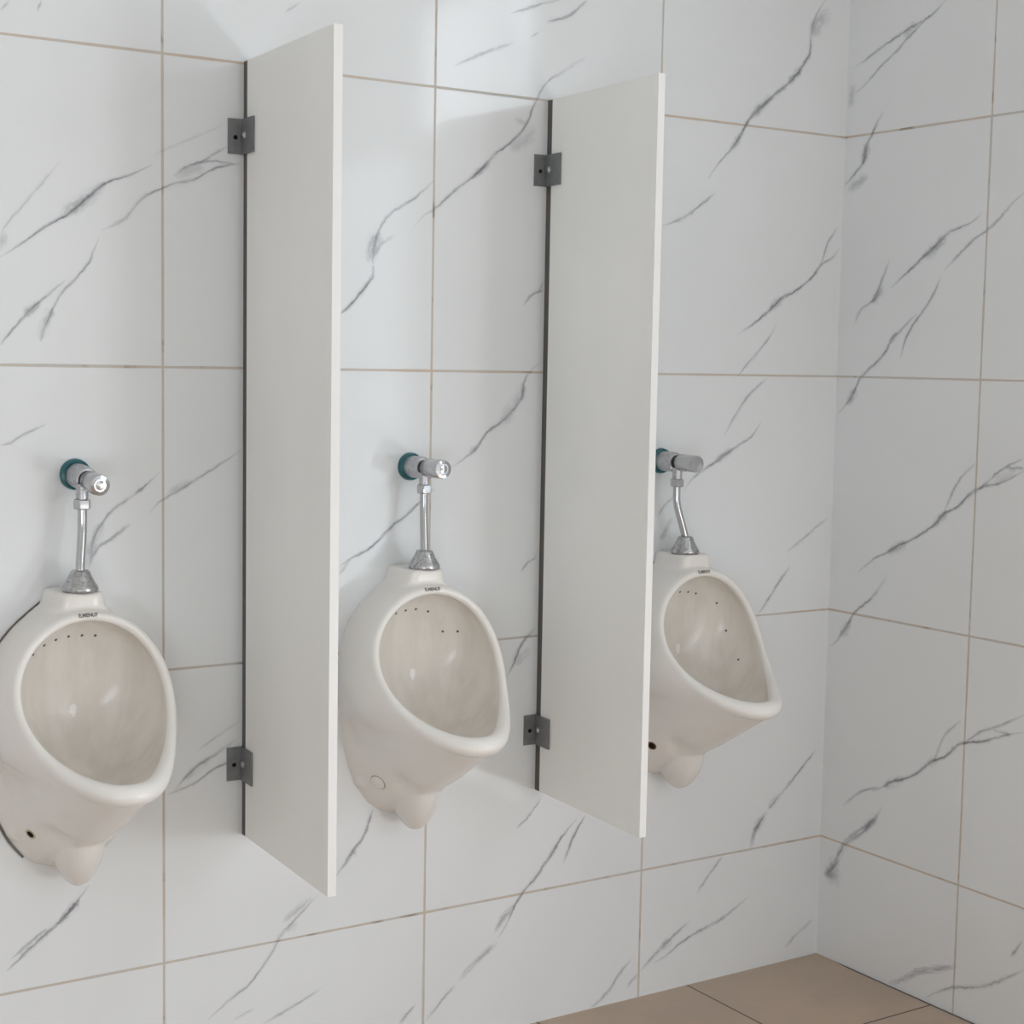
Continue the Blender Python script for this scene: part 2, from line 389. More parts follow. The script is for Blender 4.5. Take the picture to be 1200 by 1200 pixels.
def metal(name, c, r, dirt=0.0):
    m = mat(name, c, r, 1.0)
    if dirt:
        g = NG(m); b = g.N['Principled BSDF']
        tc = g.n('ShaderNodeTexCoord'); P = tc.outputs['Object']
        n = g.noise(P, 160, 5, 0.65)
        g.L.new(g.mix(g.smooth(n, 0.5, 0.68), c, tuple(x*dirt for x in c)), b.inputs['Base Color'])
        g.L.new(g.smooth(n, 0.4, 0.7, r, r+0.25), b.inputs['Roughness'])
    return m

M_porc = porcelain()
M_chrome = metal('chrome', (0.54, 0.54, 0.55), 0.14)
M_satin = metal('satin_chrome', (0.55, 0.55, 0.575), 0.36, 0.8)
M_spud = metal('pitted_chrome', (0.52, 0.52, 0.53), 0.20, 0.55)
M_teal = mat('teal_plastic', (0.008, 0.115, 0.135), 0.3)
M_black = mat('black_rubber', (0.015, 0.015, 0.016), 0.6)
M_hole = mat('dark_hole', (0.018, 0.014, 0.012), 0.9, spec=0.1)
M_rust = mat('rust_stain', (0.16, 0.085, 0.04), 0.8, spec=0.2)
M_ink = mat('grey_print', (0.17, 0.165, 0.155), 0.5)
M_fhole = mat('flush_hole_shade', (0.13, 0.115, 0.10), 0.9, spec=0.1)

def panel_mat(name, c, rough):
    m = mat(name, c, rough)
    g = NG(m); b = g.N['Principled BSDF']
    tc = g.n('ShaderNodeTexCoord'); P = tc.outputs['Object']
    g.L.new(g.mix(g.smooth(g.noise(P, 2.5, 4), 0.4, 0.65), c, tuple(x*0.965 for x in c)), b.inputs['Base Color'])
    bp = g.n('ShaderNodeBump'); bp.inputs['Strength'].default_value = 0.08; bp.inputs['Distance'].default_value = 0.001
    g.L.new(g.noise(P, 400, 2), bp.inputs['Height']); g.L.new(bp.outputs[0], b.inputs['Normal'])
    return m
M_panel = panel_mat('white_laminate', (0.885, 0.885, 0.87), 0.42)
M_edge = panel_mat('white_edge_band', (0.86, 0.845, 0.83), 0.45)

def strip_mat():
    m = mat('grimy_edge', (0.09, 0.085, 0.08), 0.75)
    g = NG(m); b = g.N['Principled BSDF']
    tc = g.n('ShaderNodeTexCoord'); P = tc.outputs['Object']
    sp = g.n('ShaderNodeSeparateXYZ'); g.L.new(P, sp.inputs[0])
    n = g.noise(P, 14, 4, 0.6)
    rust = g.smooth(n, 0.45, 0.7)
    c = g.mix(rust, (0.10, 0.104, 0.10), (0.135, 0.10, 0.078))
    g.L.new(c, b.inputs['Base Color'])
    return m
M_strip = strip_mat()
def zinc_mat():
    m = mat('grey_zinc', (0.13, 0.135, 0.145), 0.45, 0.35)
    g = NG(m); b = g.N['Principled BSDF']
    tc = g.n('ShaderNodeTexCoord'); P = tc.outputs['Object']
    g.L.new(g.mix(g.noise(P, 60, 4, 0.6), (0.15, 0.154, 0.16), (0.28, 0.285, 0.29)), b.inputs['Base Color'])
    return m
M_zinc = zinc_mat()
M_screw = metal('screw_steel', (0.45, 0.45, 0.46), 0.3)

def floor_mat():
    m = bpy.data.materials.new('brown_floor_tile'); m.use_nodes = True
    g = NG(m); b = g.N['Principled BSDF']
    tc = g.n('ShaderNodeTexCoord'); P = tc.outputs['Object']
    sp = g.n('ShaderNodeSeparateXYZ'); g.L.new(P, sp.inputs[0])
    dx = joint_dist(g, sp.outputs[0], 1.3635, 0.45)
    dy = joint_dist(g, sp.outputs[1], -0.402, 0.45)
    # open joint along the right wall
    dw = g.math('ABSOLUTE', g.math('SUBTRACT', sp.outputs[0], XC))
    dw = g.math('ADD', dw, g.smooth(sp.outputs[1], -0.13, -0.03, 0.0, 0.01))
    jd = g.math('MINIMUM', g.math('MINIMUM', dx, dy), g.math('SUBTRACT', dw, 0.0045))
    jm = g.smooth(jd, 0.0016, 0.003, 1.0, 0.0)
    n = g.noise(P, 5, 5, 0.6); n2 = g.noise(P, 60, 3, 0.6)
    c = g.mix(g.smooth(n, 0.35, 0.65), FLOOR_A, FLOOR_B)
    c = g.mix(g.math('MULTIPLY', n2, 0.25), c, (0.34, 0.26, 0.20))
    c = g.mix(g.math('MULTIPLY', jm, 0.93), c, (0.035, 0.026, 0.02))
    g.L.new(c, b.inputs['Base Color'])
    b.inputs['Roughness'].default_value = 0.38
    bp = g.n('ShaderNodeBump'); bp.inputs['Strength'].default_value = 0.5; bp.inputs['Distance'].default_value = 0.002
    g.L.new(g.math('SUBTRACT', 1.0, jm), bp.inputs['Height']); g.L.new(bp.outputs[0], b.inputs['Normal'])
    return m
FLOOR_A = (0.52, 0.395, 0.295)
FLOOR_B = (0.465, 0.355, 0.27)
M_floor = floor_mat()
M_ceil = mat('white_paint', (0.82, 0.82, 0.81), 0.8)
M_frame = mat('grey_aluminium', (0.5, 0.5, 0.5), 0.4, 0.6)

# ---------------------------------------------------------------- room shell
def vein_mesh(bm, lay, lays, veins, place, lo, hi, z0=0.004):
    """thin inlaid ribbons carrying the marble's veins; place(u, z, off) -> point"""
    for i, (pts, wmm, s) in enumerate(sorted(veins, key=lambda v: -v[1])):
        P = [Vector((a, b)) for a, b in pts]
        # refine with Catmull-Rom and roughen
        Q = []
        for j in range(len(P)-1):
            a = P[max(j-1, 0)]; b = P[j]; c = P[j+1]; d = P[min(j+2, len(P)-1)]
            n = max(2, int((c-b).length/0.012))
            for q in range(n):
                t = q/n
                Q.append(0.5*((2*b)+(c-a)*t+(2*a-5*b+4*c-d)*t*t+(3*b-a-3*c+d)*t**3))
        Q.append(P[-1].copy())
        L = len(Q)
        off = 0.00012 + 0.000012*i
        w = wmm/1000.0
        sof = 1.0 if wmm > 12.5 else 0.0
        rows = []; dist = 0.0
        for j, q in enumerate(Q):
            t = (Q[min(j+1, L-1)] - Q[max(j-1, 0)])
            if t.length < 1e-9: t = Vector((1, 0))
            t.normalize(); nn = Vector((-t.y, t.x))
            if j: dist += (q - Q[j-1]).length
            f = j/(L-1)
            ends = min(1.0, f/0.22, (1-f)/0.22)
            taper = 0.45 + 0.55*ends
            hw = w*1.0*taper*(0.85+0.3*random.random())
            hw *= 1.0
            row = []
            for a in (-1, -0.5, 0, 0.5, 1):
                p = q + nn*hw*a
                u = min(max(p.x, lo), hi); z = max(p.y, z0)
                row.append((bm.verts.new(place(u, z, off)), (a, dist, s*(0.25+0.75*ends))))
            rows.append(row)
        for r0, r1 in zip(rows[:-1], rows[1:]):
            for k in range(4):
                bm.faces.new((r0[k][0], r0[k+1][0], r1[k+1][0], r1[k][0])).material_index = 1
        for r in rows:
            for v, val in r: v[lay] = Vector(val); v[lays] = sof

def shift_veins(veins, du, lo, hi):
    out = []
    for pts, w, s in veins:
        q = [(a+du, b) for a, b in pts]
        if all(lo < a < hi for a, b in q): out.append((q, w, s))
    return out

bm = bmesh.new(); lay = bm.verts.layers.float_vector.new('vein'); lays = bm.verts.layers.float.new('vein_soft')
add_box(bm, XL-0.1, XC+0.1, 0.0, 0.1, -0.05, ZC+0.05)
vb = VEINS_BACK + shift_veins(VEINS_BACK, -3*TW, XL, -0.37) + shift_veins(VEINS_BACK, -2*TW, XL, -1.9)
vein_mesh(bm, lay, lays, vb, lambda u, z, o: Vector((u, -o, z)), XL, XC-0.002)
wall_back = struct(obj('wall_back', bm, [M_back, M_vein]), 'white grey-veined marble tiled wall carrying the urinals', 'wall')

# right wall with a high window opening
WY0, WY1, WZ0, WZ1 = -2.17, -1.43, 2.35, 2.80   # high window
VZ0, VZ1 = 0.05, 0.70                           # added opening under it, for light
EY0, EY1, EZ1 = -2.98, -2.24, 2.30              # unseen doorway, added for light
GY0, GY1, GZ1 = -4.20, -3.10, 2.80              # unseen wide doorway beyond, added for light
bm = bmesh.new(); lay = bm.verts.layers.float_vector.new('vein'); lays = bm.verts.layers.float.new('vein_soft')
X0, X1 = XC, XC+0.15
add_box(bm, X0, X1, WY1, 0.0, -0.05, ZC+0.05)
for za, zb in ((-0.05, VZ0), (VZ1, WZ0), (WZ1, ZC+0.05)): add_box(bm, X0, X1, WY0, WY1, za, zb)
add_box(bm, X0, X1, EY1, WY0, -0.05, ZC+0.05)
add_box(bm, X0, X1, EY0, EY1, EZ1, ZC+0.05)
add_box(bm, X0, X1, GY1, EY0, -0.05, ZC+0.05)
add_box(bm, X0, X1, GY0, GY1, GZ1, ZC+0.05)
add_box(bm, X0, X1, YF-0.1, GY0, -0.05, ZC+0.05)
vr = VEINS_RIGHT + shift_veins(VEINS_RIGHT, -2*TH, YF, -0.70) + shift_veins(VEINS_RIGHT, -4*TH, YF, -1.9)
HOLES = [(WY0, WY1, WZ0, WZ1), (WY0, WY1, VZ0, VZ1), (EY0, EY1, 0, EZ1), (GY0, GY1, 0, GZ1)]
vr = [v for v in vr if not any(h[0]-0.03 < a < h[1]+0.03 and h[2]-0.03 < b < h[3]+0.03 for h in HOLES for a, b in v[0])]
vein_mesh(bm, lay, lays, vr, lambda u, z, o: Vector((XC-o, u, z)), YF, -0.002)
struct(obj('wall_right', bm, [M_right, M_vein]), 'white grey-veined marble tiled side wall at the right', 'wall')

bm = bmesh.new()
DX0, DX1, DZ0, DZ1 = -2.86, -1.54, 0.05, 0.86  # unseen low opening, added for light
add_box(bm, XL-0.1, DX0, YF-0.15, YF, -0.05, ZC+0.05)
add_box(bm, DX1, XC, YF-0.15, YF, -0.05, ZC+0.05)
add_box(bm, DX0, DX1, YF-0.15, YF, -0.05, DZ0)
add_box(bm, DX0, DX1, YF-0.15, YF, DZ1, ZC+0.05)
struct(obj('wall_front', bm, M_ceil), 'white wall behind the camera', 'wall')
bm = bmesh.new(); add_box(bm, XL-0.15, XL, YF, 0.0, -0.05, ZC+0.05)
struct(obj('wall_left', bm, M_ceil), 'white side wall far to the left', 'wall')
bm = bmesh.new(); add_box(bm, XL-0.1, XC+0.1, YF-0.1, 0.05, -0.1, 0.0)
struct(obj('floor', bm, M_floor), 'brown square tiled floor with dark joints', 'floor')
bm = bmesh.new(); add_box(bm, XL-0.1, XC+0.1, YF-0.1, 0.05, ZC, ZC+0.1)
struct(obj('ceiling', bm, M_ceil), 'white ceiling', 'ceiling')

def window(name, rects, label):
    bm = bmesh.new()
    for r in rects: add_box(bm, *r)
    struct(obj(name, bm, M_frame), label, 'window')
fw = 0.03
XA, XB = XC+0.05, XC+0.09
def ring(y0, y1, z0, z1):
    return [(XA, XB, y0, y1, z0, z0+fw), (XA, XB, y0, y1, z1-fw, z1), (XA, XB, y0, y0+fw, z0, z1), (XA, XB, y1-fw, y1, z0, z1)]
window('window_1', ring(WY0, WY1, WZ0, WZ1), 'high window in the side wall')
window('added_vent', ring(WY0, WY1, VZ0, VZ1), 'low opening added for light in the side wall')  # unseen, added to hold a low fill light
window('added_low_opening', [(DX0, DX1, YF-0.1, YF-0.06, DZ0, DZ0+fw), (DX0, DX1, YF-0.1, YF-0.06, DZ1-fw, DZ1),
                    (DX0, DX0+fw, YF-0.1, YF-0.06, DZ0, DZ1), (DX1-fw, DX1, YF-0.1, YF-0.06, DZ0, DZ1)],
       'low opening added for light behind the camera')  # unseen, added to hold the fill light from the front
for nm, y0, y1, z1, lb in (('added_door_1', EY0, EY1, EZ1, 'doorway frame added for light in the side wall'), ('added_door_2', GY0, GY1, GZ1, 'wide doorway frame added for light in the side wall')):  # both doorways are unseen, placed to shape the light on the walls
    bm = bmesh.new()
    for r in ((XA, XB, y0, y0+0.04, 0, z1), (XA, XB, y1-0.04, y1, 0, z1), (XA, XB, y0, y1, z1-0.04, z1)): add_box(bm, *r)
    struct(obj(nm, bm, M_frame), lb, 'door')

# ---------------------------------------------------------------- urinal porcelain
RIM = dict(a1=0.1291, a2=0.0191, z0=0.8955, b1=0.1319, b2=0.0205, c0=-0.2088, c1=0.1037, c2=-0.0230)
# half outline of the urinal where it meets the wall: (x, z) from top to bottom
OUTL = [(0.0, 1.088), (0.030, 1.086), (0.048, 1.070), (0.072, 1.052), (0.100, 1.028), (0.125, 1.000), (0.143, 0.968), (0.154, 0.930),
        (0.160, 0.880), (0.161, 0.820), (0.158, 0.760), (0.150, 0.710), (0.135, 0.660), (0.113, 0.615),
        (0.086, 0.580), (0.055, 0.558), (0.025, 0.550), (0.0, 0.549)]

def bvh_of(me):
    vs = [v.co.copy() for v in me.vertices]; ps = [tuple(p.vertices) for p in me.polygons]
    return BVHTree.FromPolygons(vs, ps)

def urinal_mesh():
    NT = 120
    r = RIM
    ts = [2*PI*k/NT for k in range(NT)]
    def Rp(t): return Vector((r['a1']*math.sin(t)+r['a2']*math.sin(2*t), r['c0']+r['c1']*math.cos(t)+r['c2']*math.cos(2*t),
                              r['z0']+r['b1']*math.cos(t)+r['b2']*math.cos(2*t)))
    cen = Vector((0, -0.205, 0.895))
    # outline by normalised arc length against rim arc length
    ol = [Vector((x, 0, z)) for x, z in OUTL]
    cum = [0.0]
    for a, b in zip(ol[:-1], ol[1:]): cum.append(cum[-1]+(b-a).length)
    def outl(f):
        d = f*cum[-1]
        for i in range(len(cum)-1):
            if d <= cum[i+1]+1e-9:
                return ol[i].lerp(ol[i+1], (d-cum[i])/(cum[i+1]-cum[i]))
        return ol[-1].copy()
    # match by polar angle about the centre so that sides run straight back
    def outl_angle(ang):
        best = None
        for i in range(401):
            p = outl(i/400)
            a = math.atan2(p.x, p.z-0.83)
            d = abs(a-ang)
            if best is None or d < best[0]: best = (d, p)
        return best[1]
    loops_pts = []   # list over loops of list over t
    NB, NBEAD, NI = 16, 10, 14
    cols = []
    for t in ts:
        P = Rp(t); T = (Rp(t+1e-3)-Rp(t-1e-3)).normalized()
        n3 = (P-cen); n3 -= T*n3.dot(T); n3.normalize()
        f = T.cross(n3)
        if f.y > 0: f = -f
        bot = max(0.0, -math.cos(t)); top = max(0.0, math.cos(t))
        rr = 0.0090 + 0.0115*bot**1.5
        cc = P + n3*rr
        # wall outline
        m = math.sin(t); sgn = 1 if m >= 0 else -1
        ang = math.atan2(abs(P.x+n3.x*0.03), P.z+n3.z*0.03-0.83) if abs(m) > 1e-6 else (0.0 if math.cos(t) > 0 else PI)
        # spread: mix of rim angle and parameter
        W = outl_angle(ang); W = Vector((sgn*W.x, 0, W.z))
        col = []
        a0 = math.radians(42 - 104*bot**2.0)
        O = cc + rr*(math.cos(a0)*n3 + math.sin(a0)*f)
        side = 1-abs(math.cos(t))
        ctrl = (W+O)/2 + n3*(0.006 + 0.012*side)
        tang = math.sin(a0)*n3 - math.cos(a0)*f
        blend = 1-bot*bot*(3-2*bot)
        ctrl = ctrl.lerp(O + tang*(W-O).length*(0.40-0.10*top), blend)
        for k in range(NB):
            u = k/NB
            p = (1-u)**2*W + 2*u*(1-u)*ctrl + u*u*O
            # hollow between the fixing and the outlet
            da = abs(PI-abs(((t+PI) % (2*PI))-PI))-0.66
            h = math.exp(-(da/0.34)**2)*math.exp(-((u-0.22)/0.20)**2)
            p.y *= 1-0.62*h
            p += Vector((0, 0.004, 0.010))*h
            col.append(p)
        for k in range(NBEAD+1):
            a = a0 + (PI+math.radians(50)-a0)*k/NBEAD
            col.append(cc + rr*(math.cos(a)*n3 + math.sin(a)*f))
        J = col[-1]
        K = Vector((0, -0.040, 0.86))
        ctl = Vector((J.x*1.02, -0.055-0.05*bot, J.z-0.060*bot+0.012*top))
        for k in range(1, NI):
            u = k/NI
            col.append((1-u)**2*J + 2*u*(1-u)*ctl + u*u*K)
        cols.append(col)
    bm = bmesh.new()
    V = [[bm.verts.new(p) for p in col] for col in cols]
    nl = len(cols[0])
    for i in range(NT):
        j = (i+1) % NT
        for k in range(nl-1):
            bm.faces.new((V[i][k], V[j][k], V[j][k+1], V[i][k+1]))
    def part_bvh(ka, kb):
        vs = [c for col in cols for c in col[ka:kb]]; m_ = kb-ka
        fs = [(i*m_+k, ((i+1) % NT)*m_+k, ((i+1) % NT)*m_+k+1, i*m_+k+1) for i in range(NT) for k in range(m_-1)]
        return BVHTree.FromPolygons(vs, fs)
    bv_out = part_bvh(0, NB+NBEAD-2); bv_in = part_bvh(NB+NBEAD, nl)
    cw = bm.verts.new((0, 0, 0.83)); ck = bm.verts.new((0, -0.040, 0.86))
    for i in range(NT):
        j = (i+1) % NT
        bm.faces.new((cw, V[j][0], V[i][0])); bm.faces.new((ck, V[i][-1], V[j][-1]))
    bmesh.ops.recalc_face_normals(bm, faces=bm.faces[:])
    # inlet platform on top
    pb = bmesh.new()
    prof = [(0.066, 0.100, 1.050), (0.058, 0.104, 1.059), (0.051, 0.107, 1.068), (0.0470, 0.109, 1.079), (0.0455, 0.109, 1.090), (0.0440, 0.108, 1.095), (0.041, 0.105, 1.0975)]
    rings = []
    for hx, d, z in prof:
        ring = []
        for k in range(48):
            a = PI*k/47
            # rounded rectangle, flat against the wall
            cx, sy = math.cos(a), math.sin(a)
            e = 0.35
            x = hx*math.copysign(abs(cx)**e, cx); y = -d*abs(sy)**e
            ring.append(pb.verts.new((x, y, z)))
        rings.append(ring)
    for a, b in zip(rings[:-1], rings[1:]):
        for k in range(48):
            j = (k+1) % 48
            pb.faces.new((a[k], a[j], b[j], b[k]))
    pb.faces.new(rings[0][::-1]); pb.faces.new(rings[-1])
    bmesh.ops.recalc_face_normals(pb, faces=pb.faces[:])
    # trap outlet at the bottom
    sb = bmesh.new()
    bmesh.ops.create_uvsphere(sb, u_segments=32, v_segments=20, radius=1.0)
    for v in sb.verts:
        x, y, z = v.co
        z2 = z*0.085
        sx = 0.050 + 0.010*z
        v.co = Vector((x*sx, -0.056 + y*(0.075+0.014*z), 0.612 + z2))
        if v.co.y > 0: v.co.y = 0.0
    fb = bmesh.new()
    for sg in (-1, 1):
        add_lathe(fb, [(0.031, 0.0), (0.028, 0.018), (0.0225, 0.030), (0.0, 0.034)], Matrix.Translation((sg*0.092, 0, 0.643)) @ OUT, 32)
    me = bpy.data.meshes.new('raw')
    for part in (pb, sb, fb):
        tmp = bpy.data.meshes.new('tmp'); part.to_mesh(tmp); part.free(); bm.from_mesh(tmp); bpy.data.meshes.remove(tmp)
    bm.to_mesh(me); bm.free()
    o = bpy.data.objects.new('raw', me); C.objects.link(o)
    md = o.modifiers.new('r', 'REMESH'); md.mode = 'VOXEL'; md.voxel_size = 0.0032; md.use_smooth_shade = True
    ms = o.modifiers.new('s', 'SMOOTH'); ms.factor = 0.5; ms.iterations = 10
    dg = bpy.context.evaluated_depsgraph_get()
    out = bpy.data.meshes.new_from_object(o.evaluated_get(dg))
    bpy.data.objects.remove(o); bpy.data.meshes.remove(me)
    # nothing behind the tile face
    n = len(out.vertices); co = np.empty(n*3); out.vertices.foreach_get('co', co)
    co = co.reshape(-1, 3); co[:, 1] = np.minimum(co[:, 1], -0.0006)
    out.vertices.foreach_set('co', co.ravel()); out.update()
    # hollows between the fixings and the outlet
    bv = bvh_of(out)
    nrm = np.empty(n*3, np.float32); out.vertices.foreach_get('normal', nrm); nrm = nrm.reshape(-1, 3)
    for sg in (-1, 1):
        loc = np.array(bv.ray_cast(Vector((sg*0.061, -0.6, 0.645)), Vector((0, 1, 0)))[0])
        dv = (co-loc)*np.array([1.0, 0.9, 0.62])
        d = np.linalg.norm(dv, axis=1)
        push = 0.017*np.exp(-(d/0.027)**2)
        co += np.array([-sg*0.15, 0.85, 0.5])*push[:, None]
    co[:, 1] = np.minimum(co[:, 1], -0.0006)
    out.vertices.foreach_set('co', co.ravel()); out.update()
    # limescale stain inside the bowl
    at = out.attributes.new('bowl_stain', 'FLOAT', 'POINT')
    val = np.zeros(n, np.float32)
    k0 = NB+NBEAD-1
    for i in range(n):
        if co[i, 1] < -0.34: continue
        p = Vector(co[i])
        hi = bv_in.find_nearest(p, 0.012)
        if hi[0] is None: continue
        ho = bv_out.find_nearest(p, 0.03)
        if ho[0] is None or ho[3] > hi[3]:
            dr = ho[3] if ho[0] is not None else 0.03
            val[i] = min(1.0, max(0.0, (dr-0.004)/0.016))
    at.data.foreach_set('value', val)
    out.name = 'urinal_body'
    out.shade_smooth()
    return out

U_ME = urinal_mesh()
BVH = bvh_of(U_ME)
def on_body(x, z, y0=-0.6):
    loc, nor, i, d = BVH.ray_cast(Vector((x, y0, z)), Vector((0, 1, 0)))
    return loc, nor

def disc_on(bm, p, nrm, r, h, n=20, inner=None):
    M = Matrix.Translation(p) @ nrm.to_track_quat('Z', 'Y').to_matrix().to_4x4()
    if inner is None:
        add_lathe(bm, [(r, -0.002), (r, h*0.6), (r*0.8, h), (0, h)], M, n)
    else:
        add_lathe(bm, [(r, -0.002), (r*0.97, h*0.7), ((r+inner)/2, h), (inner, h*0.6), (inner, -0.002)], M, n, caps=False)

def text_mesh(s, size):
    cu = bpy.data.curves.new('t', 'FONT'); cu.body = s; cu.size = size; cu.align_x = 'CENTER'; cu.align_y = 'CENTER'
    cu.offset = 0.0004*size/0.01
    o = bpy.data.objects.new('t', cu); C.objects.link(o)
    dg = bpy.context.evaluated_depsgraph_get()
    me = bpy.data.meshes.new_from_object(o.evaluated_get(dg))
    bpy.data.objects.remove(o); bpy.data.curves.remove(cu)
    return me

def make_label(root):
    me = text_mesh('E.MENU7', 0.0095)
    bm = bmesh.new(); bm.from_mesh(me); bpy.data.meshes.remove(me)
    bmesh.ops.subdivide_edges(bm, edges=bm.edges[:], cuts=1)
    c = on_body(0.0, 1.0592)[0]
    up = Vector((0, 0.17, 0.985)); dr = Vector((0, 0.985, -0.17))
    for v in bm.verts:
        st = c + Vector((v.co.x*0.95-0.001, 0, 0)) + up*v.co.y - dr*0.12
        loc, nor, _i, _d = BVH.ray_cast(st, dr)
        v.co = loc - dr*0.0006 + nor*0.0003
    o = obj('printed_mark', bm, M_ink, root)
    o['label'] = 'small dark grey printed maker mark'
    return o

def make_flush_holes(root, k):
    xs = [(-0.088, 0.985), (-0.066, 1.000), (-0.043, 1.008), (-0.018, 1.012), (0.008, 1.012), (0.033, 1.010)]
    if k == 1: xs = [(-0.058, 1.004), (-0.033, 1.008), (-0.008, 1.009), (0.022, 1.002), (0.062, 0.955), (0.092, 0.955)]
    if k == 2: xs = [(-0.020, 1.005), (0.006, 1.003), (0.030, 0.998), (0.088, 0.972), (0.112, 0.905), (0.112, 0.842)]
    for i, (x, z) in enumerate(xs):
        loc, nor = on_body(x, z)
        bm = bmesh.new()
        disc_on(bm, loc, nor, 0.0028, 0.0004, 12)
        obj('flush_hole', bm, M_fhole, root, 30)

def make_urinal(k, x, rz, dz, label):
    root = thing('urinal', (x, 0, dz), label, 'urinal', 'urinals on the marble wall', rz)
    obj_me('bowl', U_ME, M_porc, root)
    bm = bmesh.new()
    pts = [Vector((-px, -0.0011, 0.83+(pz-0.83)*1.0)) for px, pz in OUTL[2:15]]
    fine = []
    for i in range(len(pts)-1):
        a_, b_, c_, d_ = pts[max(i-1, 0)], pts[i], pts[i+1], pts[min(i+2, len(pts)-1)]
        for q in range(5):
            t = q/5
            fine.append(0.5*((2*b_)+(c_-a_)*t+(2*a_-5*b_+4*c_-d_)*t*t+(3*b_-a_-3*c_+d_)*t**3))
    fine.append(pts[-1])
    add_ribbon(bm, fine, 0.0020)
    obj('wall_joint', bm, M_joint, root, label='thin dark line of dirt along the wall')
    make_flush_holes(root, k)
    make_label(root)
    # fixings low on both flanks
    for s in (-1, 1):
        p, nrm = on_body(s*0.092, 0.643)
        if k == 1 and s == -1:
            bm = bmesh.new(); disc_on(bm, p, nrm, 0.0165, 0.0035, 32)
            h = obj('fixing_cap', bm, M_porc, root, 40, 'white plug cap over the fixing hole')
            bm = bmesh.new(); disc_on(bm, p, nrm, 0.0190, 0.0010, 32, 0.0163)
            obj('cap_joint', bm, M_stain2, h, 40)
        else:
            bm = bmesh.new(); disc_on(bm, p, nrm, 0.0078, 0.0007, 24)
            h = obj('fixing_hole', bm, M_hole, root, 40, 'dark open fixing hole')
            bm = bmesh.new(); disc_on(bm, p, nrm, 0.0118, 0.0009, 24, 0.0076)
            obj('hole_rim', bm, M_stain if k == 0 else M_rust, h, 40)
    return root

M_stain = mat('yellowed_porcelain', (0.50, 0.44, 0.33), 0.4)
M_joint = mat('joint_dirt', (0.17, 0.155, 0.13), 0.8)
M_stain2 = mat('grimy_joint', (0.40, 0.36, 0.31), 0.6)
U = [(-0.1965, 0.0177, 0.0), (0.5464, -0.0457, 0.0033), (1.2724, 0.0071, -0.0006)]
LAB = ['white porcelain urinal at the left with an open black fixing hole low on its flank',
       'white porcelain urinal between the two dividers with a plugged fixing hole',
       'white porcelain urinal beyond the second divider, nearest the corner of the room']
for k in range(3): make_urinal(k, *U[k], LAB[k])

